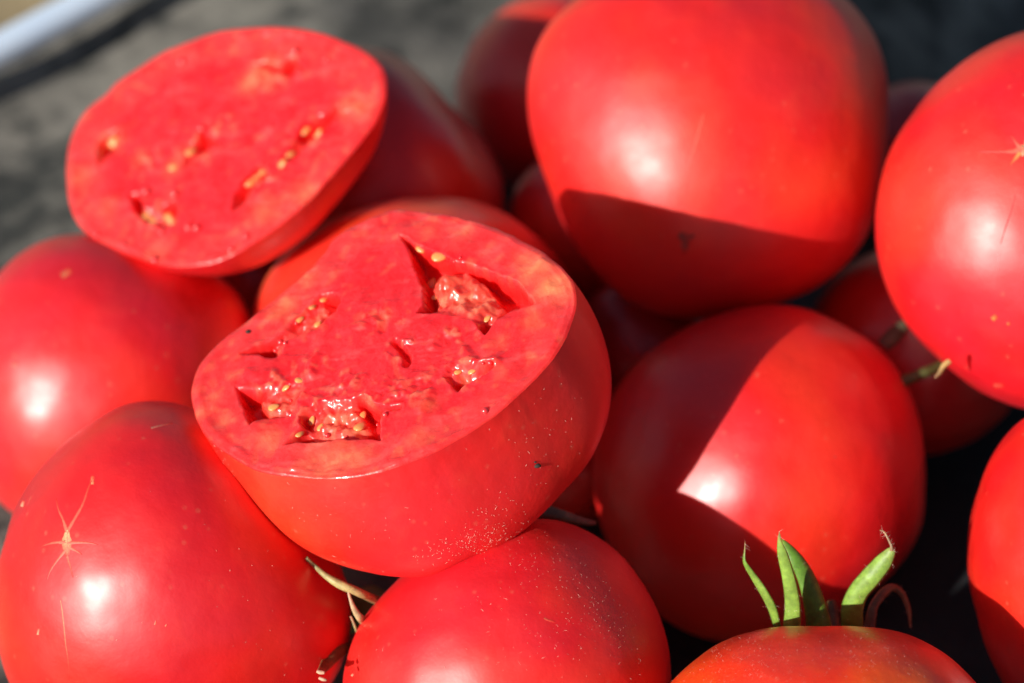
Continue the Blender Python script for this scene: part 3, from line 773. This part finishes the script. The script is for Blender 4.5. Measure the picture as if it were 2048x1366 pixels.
marks('scar_crumb', 'D', tD, [(z7([(268, 498), (300, 486)]), 7, (0.10, 0.04, 0.012), TAN), (z7([(286, 505), (300, 530)]), 4, (0.35, 0.2, 0.06), TAN), (z7([(285, 545), (290, 570)]), 3, (0.35, 0.2, 0.06), TAN), (z7([(292, 425), (298, 450)]), 3, (0.4, 0.2, 0.06), TAN)])
marks('growth_line', 'D', tD, [(z7([(248, 860), (258, 920), (270, 1030), (280, 1130), (295, 1230), (305, 1340)]), [2, 4, 4, 4, 3, 2], (0.72, 0.24, 0.12), sk)])
marks('pale_speck', 'D', tD, [(z7([(10, 285), (22, 250)]), 9, (0.85, 0.5, 0.3), sk), (z7([(108, 1070), (116, 1030)]), 6, (0.8, 0.35, 0.2), sk), (z7([(440, 150), (446, 95)]), 10, (0.75, 0.30, 0.14), sk), (z7([(825, 1010), (835, 985)]), 5, (0.7, 0.2, 0.1), sk), (z7([(890, 1020), (900, 1005)]), 4, (0.75, 0.25, 0.12), sk),
    ([(302, 856), (322, 851), (345, 846)], 7, (0.75, 0.25, 0.17), sk)])
marks('pale_speck', 'C', tC, [([(124, 552), (136, 544), (142, 540)], 18, (0.72, 0.20, 0.09), PINK), ([(25, 732), (36, 727)], 14, (0.70, 0.12, 0.08), PINK), ([(310, 738), (318, 732)], 8, (0.66, 0.08, 0.06), PINK)])
GREY = (0.10, 0.055, 0.045); ske = np.array((0.85, 0.016, 0.010))
marks('blossom_scar', 'E', tE, [
    ([(1358, 470), (1370, 476), (1384, 488)], [24, 34, 20], GREY, ske), ([(1372, 478), (1370, 495), (1368, 510)], [30, 22, 8], GREY, ske),
    ([(1388, 470), (1376, 478), (1366, 488)], [8, 12, 8], GREY, ske), ([(1362, 490), (1372, 494), (1380, 500)], [8, 10, 5], (0.2, 0.12, 0.09), ske)])
marks('growth_line', 'E', tE, [([(1408, 226), (1398, 262), (1390, 292), (1382, 318), (1377, 352), (1374, 390)], [2, 4, 5, 5, 3, 2], (0.75, 0.16, 0.10), ske)])
skf = np.array(PINK) * 1.1
def z8(L): return [(1448 + x / 1.518, y / 1.518) for x, y in L]
marks('blossom_scar', 'F', tF, [
    ([(2050, 296), (2030, 302), (2005, 303), (1960, 303)], [26, 14, 6, 3], TAN, skf), ([(2042, 298), (2032, 285), (2022, 270)], [16, 8, 4], TAN, skf),
    ([(2040, 305), (2030, 318), (2018, 332)], [16, 9, 4], YEL, skf), ([(2050, 292), (2056, 270), (2062, 250)], [14, 8, 3], TAN, skf),
    ([(2048, 302), (2064, 320), (2080, 335)], [14, 8, 3], TAN, skf), ([(2045, 290), (2047, 300), (2046, 312)], [10, 18, 8], (0.22, 0.16, 0.07), TAN)])
marks('growth_line', 'F', tF, [(z8([(885, 590), (872, 640), (855, 690), (840, 740)]), [2, 3, 4, 2], (0.62, 0.05, 0.05), skf), (z8([(835, 770), (828, 850)]), [3, 1], (0.8, 0.3, 0.3), skf)])
marks('pale_speck', 'F', tF, [(z8([(815, 970), (828, 958)]), 14, (0.80, 0.25, 0.05), skf), (z8([(860, 985), (868, 980)]), 9, (0.75, 0.18, 0.05), skf), (z8([(820, 1170), (850, 1172)]), 12, (0.72, 0.12, 0.07), skf)])
def z4(L): return [(1180 + x / 1.783, 600 + y / 1.783) for x, y in L]
marks('growth_line', 'G', tG, [(z4([(1172, 610), (1160, 680), (1140, 760), (1125, 800)]), [4, 8, 6, 3], (0.62, 0.07, 0.05), RED)])
marks('pale_speck', 'G', tG, [(z4([(872, 562), (878, 556)]), 6, (0.7, 0.12, 0.08), RED)])
marks('pale_speck', 'H', tH, [([(1088, 1236), (1096, 1240), (1110, 1244)], 6, (0.68, 0.12, 0.06), PINK), ([(703, 1352), (707, 1347)], 6, (0.8, 0.4, 0.25), PINK)])


# dirt flecks and the fine pale hairs
def fleck(key, parent, px, py, s):
    h_ = hit(key, px, py)
    if h_ is None: return
    D0, F0 = cube_sphere(3)
    V = D0 * s * np.array((1.0, 0.8, 0.5)) * (1 + 0.35 * noise(D0, 1.5, int(px)))[:, None] + h_[0] + h_[1] * s * 0.2
    make_mesh('dirt_fleck', V, F0, M_DIRT, parent)


fleck('A', halfA, 1074, 931, 0.0007); fleck('A', halfA, 1070, 924, 0.0003); fleck('A_face', halfA, 497, 664, 0.0006)


def hairs(key, parent, regions, lens=(0.00025, 0.0008), wid=0.000045):
    V = []; F = []
    for (cx, cy, sx, sy, rot, cnt) in regions:
        for _ in range(cnt):
            a, b = random.gauss(0, 1) * sx, random.gauss(0, 1) * sy
            ca, sa = math.cos(rot), math.sin(rot)
            h_ = hit(key, cx + a * ca - b * sa, cy + a * sa + b * ca)
            if h_ is None: continue
            p, nn = h_
            t = np.array([random.gauss(0, 1) for _ in range(3)]); t -= nn * (t @ nn); t /= np.linalg.norm(t)
            s = np.cross(nn, t); ln = random.uniform(*lens) * random.choice((0.3, 0.4, 0.5, 0.7, 1.2)); w = wid * random.uniform(0.4, 1.0)
            k = len(V)
            q0 = p + nn * 0.00002; q1 = p + t * ln * 0.5 + nn * 0.00012; q2 = p + t * ln + s * ln * random.uniform(-.4, .4) + nn * 0.00006
            V += [q0 - s * w, q0 + s * w, q1 - s * w, q1 + s * w, q1 + nn * w, q2]
            F += [(k, k + 1, k + 3, k + 2), (k + 2, k + 3, k + 5), (k, k + 2, k + 4), (k + 1, k + 4, k + 3), (k + 2, k + 5, k + 4), (k + 3, k + 4, k + 5)]
    o = make_mesh('skin_hairs', V, F, M_HAIR, parent, smooth_on=False); o['kind'] = 'stuff'
    return o


hairs('H', tH, [(1015, 1230, 190, 90, 0, 160), (1190, 1260, 70, 80, 0, 170), (1090, 1140, 80, 40, 0.3, 90)], wid=0.000026)
hairs('A', halfA, [(930, 1090, 55, 14, -0.25, 150), (985, 1070, 25, 40, 0.2, 90), (1070, 870, 60, 70, 0, 60), (800, 1050, 160, 60, 0, 60), (430, 900, 14, 40, -0.5, 60)])
hairs('I', tI, [(1600, 1310, 160, 30, 0, 260), (1480, 1330, 60, 30, 0, 160), (1750, 1310, 60, 25, 0, 60)], lens=(0.0002, 0.0005), wid=0.000026)
hairs('D', tD, [(480, 1180, 140, 150, 0, 60)], lens=(0.00015, 0.0004))


# ------------------------------------------------------------------ calyx and loose stems
def zS(L): return [(1440 + x / 4.19, 1040 + y / 4.19) for x, y in L]


BLADES = []


def blade(name, parent, pxs, deps, widths_px, cols, twist=(1, 0, 0.25), flat=0.16, cup=0.25, n=22, kind_sides=10, avoid=None):
    P = []
    pp = spline(pxs, n); dd = np.interp(np.linspace(0, 1, n), np.linspace(0, 1, len(deps)), deps) + (0.011 if parent.name == 'calyx' else 0.0)
    ww = np.interp(np.linspace(0, 1, n), np.linspace(0, 1, len(widths_px)), widths_px)
    for k in range(n):
        d = dd[k]
        for a_ in (avoid or ()):
            h_ = hit(a_, *pp[k])
            if h_ is not None:
                hd = -((h_[0] - CAM) @ RW[2]); 
                if hd < d + 0.001: d = hd - 0.0012
        P.append(W(cam(*pp[k], d)))
    P = np.array(P); r = ww * KP * np.mean(deps) * 0.5
    wide = []
    for k in range(n):
        t = pp[min(k + 1, n - 1)] - pp[max(k - 1, 0)]; t /= np.hypot(*t) + 1e-9
        s = np.array([-t[1], -t[0], 0.0])                        # across the blade, as seen
        wide.append(list((s + np.array([0, 0, twist[2]])) @ RW))
    V, F = tube(P, r, kind_sides, flat, wide, cup)
    BLADES.append((parent, P, np.array(V)))
    cc = np.array([np.array([np.interp(k / (n - 1), np.linspace(0, 1, len(cols)), np.array(cols)[:, j]) for j in range(3)]) for k in range(n) for _ in range(kind_sides)])
    cc = cc * (0.9 + 0.5 * noise(np.array(V), 500, 3))[:, None]
    # paler midrib and veins
    ang = np.tile(np.arange(kind_sides), n); 
    return make_mesh(name, V, F, M_SEPAL, parent, col_attr=np.clip(cc, 0, 1))


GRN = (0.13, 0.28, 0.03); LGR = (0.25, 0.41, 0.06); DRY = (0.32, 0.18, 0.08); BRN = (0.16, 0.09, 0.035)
cal_o = W(cam(1655, 1285, 0.573))
calyx = bpy.data.objects.new('calyx', None); col.objects.link(calyx); calyx.parent = tI
calyx.location = cal_o - np.array(tI['_o']); calyx['_o'] = list(map(float, cal_o))
blade('sepal', calyx, zS([(485, 960), (462, 850), (420, 720), (330, 560), (240, 420), (200, 340), (205, 260), (210, 180)]), [0.566, 0.560, 0.556, 0.555], [46, 44, 50, 48, 34, 26, 14, 4] and [x / 4.19 for x in (80, 95, 115, 108, 72, 40, 20, 4)], [GRN, LGR, LGR, GRN, DRY], twist=(1, 0, 1.6), flat=0.30)
blade('sepal', calyx, zS([(600, 970), (600, 880), (605, 700), (575, 500), (525, 300), (500, 190), (497, 95)]), [0.563, 0.558, 0.553, 0.551], [x / 4.19 for x in (150, 152, 140, 118, 95, 45, 4)], [GRN, LGR, LGR, LGR, LGR, DRY], twist=(1, 0, 0.35))
blade('sepal', calyx, zS([(850, 980), (835, 880), (800, 700), (735, 500), (650, 340), (560, 215), (510, 160)]), [0.566, 0.564, 0.562, 0.562], [x / 4.19 for x in (245, 235, 200, 165, 130, 70, 10)], [GRN, GRN, GRN, GRN, LGR], twist=(1, 0, -0.3))
blade('sepal', calyx, zS([(1095, 980), (1105, 880), (1105, 740), (1160, 600), (1260, 480), (1370, 350), (1445, 245)]), [0.567, 0.563, 0.559, 0.557], [x / 4.19 for x in (185, 190, 190, 180, 185, 160, 60)], [GRN, GRN, LGR, LGR, LGR, (0.30, 0.38, 0.09)], twist=(1, 0, 0.2), cup=0.35, flat=0.22)
blade('sepal_tip', calyx, zS([(1440, 260), (1435, 215), (1405, 150), (1375, 100), (1340, 85)]), [0.557, 0.557], [x / 4.19 for x in (40, 26, 20, 16, 10)], [DRY, (0.42, 0.27, 0.15), DRY], flat=0.8)
blade('sepal', calyx, zS([(1230, 985), (1255, 880), (1285, 730), (1370, 610), (1450, 565), (1530, 620), (1585, 760), (1595, 900)]), [0.572, 0.572, 0.575, 0.577, 0.578], [x / 4.19 for x in (100, 95, 80, 80, 70, 55, 40, 12)], [BRN, BRN, BRN, DRY], flat=0.35)
blade('pedicel_stub', calyx, zS([(960, 960), (950, 800), (930, 680)]), [0.578, 0.580], [x / 4.19 for x in (110, 100, 70)], [BRN, (0.10, 0.09, 0.03)], flat=0.9)


def leaf_hairs(parent, cnt):
    """short pale hairs rooted on the sepals' own surfaces"""
    V = []; F = []
    for par, P, VV in BLADES:
        if par != parent: continue
        for _ in range(cnt):
            k0 = random.randrange(len(VV)); p = VV[k0]; ax = P[min(k0 // 10, len(P) - 1)]
            t = (p - ax); t = t / (np.linalg.norm(t) + 1e-9) + np.array([random.gauss(0, .5) for _ in range(3)]); t /= np.linalg.norm(t)
            ln = random.uniform(0.0005, 0.0014); s = np.cross(t, (0.3, 0.9, 0.1)); s /= np.linalg.norm(s); w = 0.000022
            s2 = np.cross(t, s); k = len(V); p = p - t * 0.0001
            V += [p - s * w, p + s * w, p + s2 * w, p + t * ln]
            F += [(k, k + 1, k + 3), (k + 1, k + 2, k + 3), (k + 2, k, k + 3)]
    o = make_mesh('sepal_hairs', V, F, M_HAIR, parent, smooth_on=False); o['kind'] = 'stuff'


leaf_hairs(calyx, 28)


def zG(L): return [(600 + x / 4.776, 1080 + y / 4.776) for x, y in L]


stem = empty('vine_scrap', W(cam(735, 1240, 0.600)))
tag(stem, 'dry tan stem with curled sepals in the gap left of the dusted tomato', 'vine scrap', 'loose stems wedged between tomatoes')
STR = (0.50, 0.42, 0.17); STG = (0.32, 0.30, 0.13); PK = (0.62, 0.34, 0.22)
blade('stalk', stem, zG([(60, 170), (130, 235), (240, 335), (380, 420), (520, 480), (640, 535), (800, 605)]), [0.580, 0.574, 0.572, 0.572, 0.574, 0.592], [x / 4.776 for x in (40, 40, 60, 90, 88, 84, 84)], [STG, STG, STR, STR, STR], flat=0.8, avoid=('D',))
blade('sepal', stem, zG([(455, 460), (480, 560), (530, 680), (600, 770), (690, 850)]), [0.572, 0.572, 0.573, 0.590], [x / 4.776 for x in (14, 30, 60, 80, 70)], [PK, (0.6, 0.45, 0.24), STR], flat=0.4)
blade('sepal', stem, zG([(485, 730), (515, 800), (550, 900), (580, 980)]), [0.577, 0.578, 0.585], [x / 4.776 for x in (18, 24, 26, 26)], [PK, STG, STG], flat=0.6)
blade('sepal', stem, zG([(640, 900), (500, 990), (370, 1060), (280, 1150), (215, 1235), (190, 1262)]), [0.594, 0.584, 0.562], [x / 4.776 for x in (160, 160, 150, 130, 80, 40)], [BRN, BRN, BRN, BRN, (0.3, 0.16, 0.1)], flat=0.25, avoid=('D',))
blade('sepal_tip', stem, zG([(160, 1250), (190, 1262), (235, 1268)]), [0.560, 0.560], [x / 4.776 for x in (30, 44, 30)], [PK, (0.7, 0.45, 0.3), PK], flat=0.8, n=10, avoid=('D',))
blade('sepal_tip', stem, zG([(180, 1315), (215, 1330), (255, 1340)]), [0.559, 0.559], [x / 4.776 for x in (26, 38, 22)], [PK, (0.7, 0.45, 0.3), PK], flat=0.8, n=10, avoid=('D',))
D0, F0 = cube_sphere(8)
make_mesh('stem_knot', W(D0 * np.array((0.0060, 0.0055, 0.005)) * (1 + 0.12 * noise(D0, 2, 3))[:, None] + cam(*zG([(650, 680)])[0], 0.610)), F0, mat_simple('green_knot', (0.10, 0.22, 0.05), (0.14, 0.28, 0.07), 400, 0.5), stem)

stem2 = empty('vine_scrap', W(cam(1120, 1030, 0.600)))
tag(stem2, 'dark green sepal stuck in shadow where three tomatoes meet, right below the near cut half', 'vine scrap', 'loose stems wedged between tomatoes')
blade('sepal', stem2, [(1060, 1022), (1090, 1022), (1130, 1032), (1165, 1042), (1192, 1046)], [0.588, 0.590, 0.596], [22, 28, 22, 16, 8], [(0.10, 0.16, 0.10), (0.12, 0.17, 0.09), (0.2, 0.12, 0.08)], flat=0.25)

stem3 = empty('vine_scrap', W(cam(1850, 740, 0.630)))
tag(stem3, 'dim green stem with curled tan tip in the dark gap under the pale-scarred tomato', 'vine scrap', 'loose stems wedged between tomatoes')
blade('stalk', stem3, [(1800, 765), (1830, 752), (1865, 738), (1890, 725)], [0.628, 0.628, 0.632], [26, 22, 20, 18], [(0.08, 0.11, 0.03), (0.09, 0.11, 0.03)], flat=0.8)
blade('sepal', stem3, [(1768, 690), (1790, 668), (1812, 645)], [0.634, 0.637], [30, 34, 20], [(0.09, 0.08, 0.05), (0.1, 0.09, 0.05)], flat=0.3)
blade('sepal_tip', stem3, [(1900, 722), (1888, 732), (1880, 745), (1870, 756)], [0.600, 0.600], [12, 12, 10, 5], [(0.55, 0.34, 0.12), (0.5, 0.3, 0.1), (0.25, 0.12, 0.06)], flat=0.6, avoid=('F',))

for o in list(scene.objects):
    for k_ in ('_o', '_t'):
        if k_ in o.keys(): del o[k_]
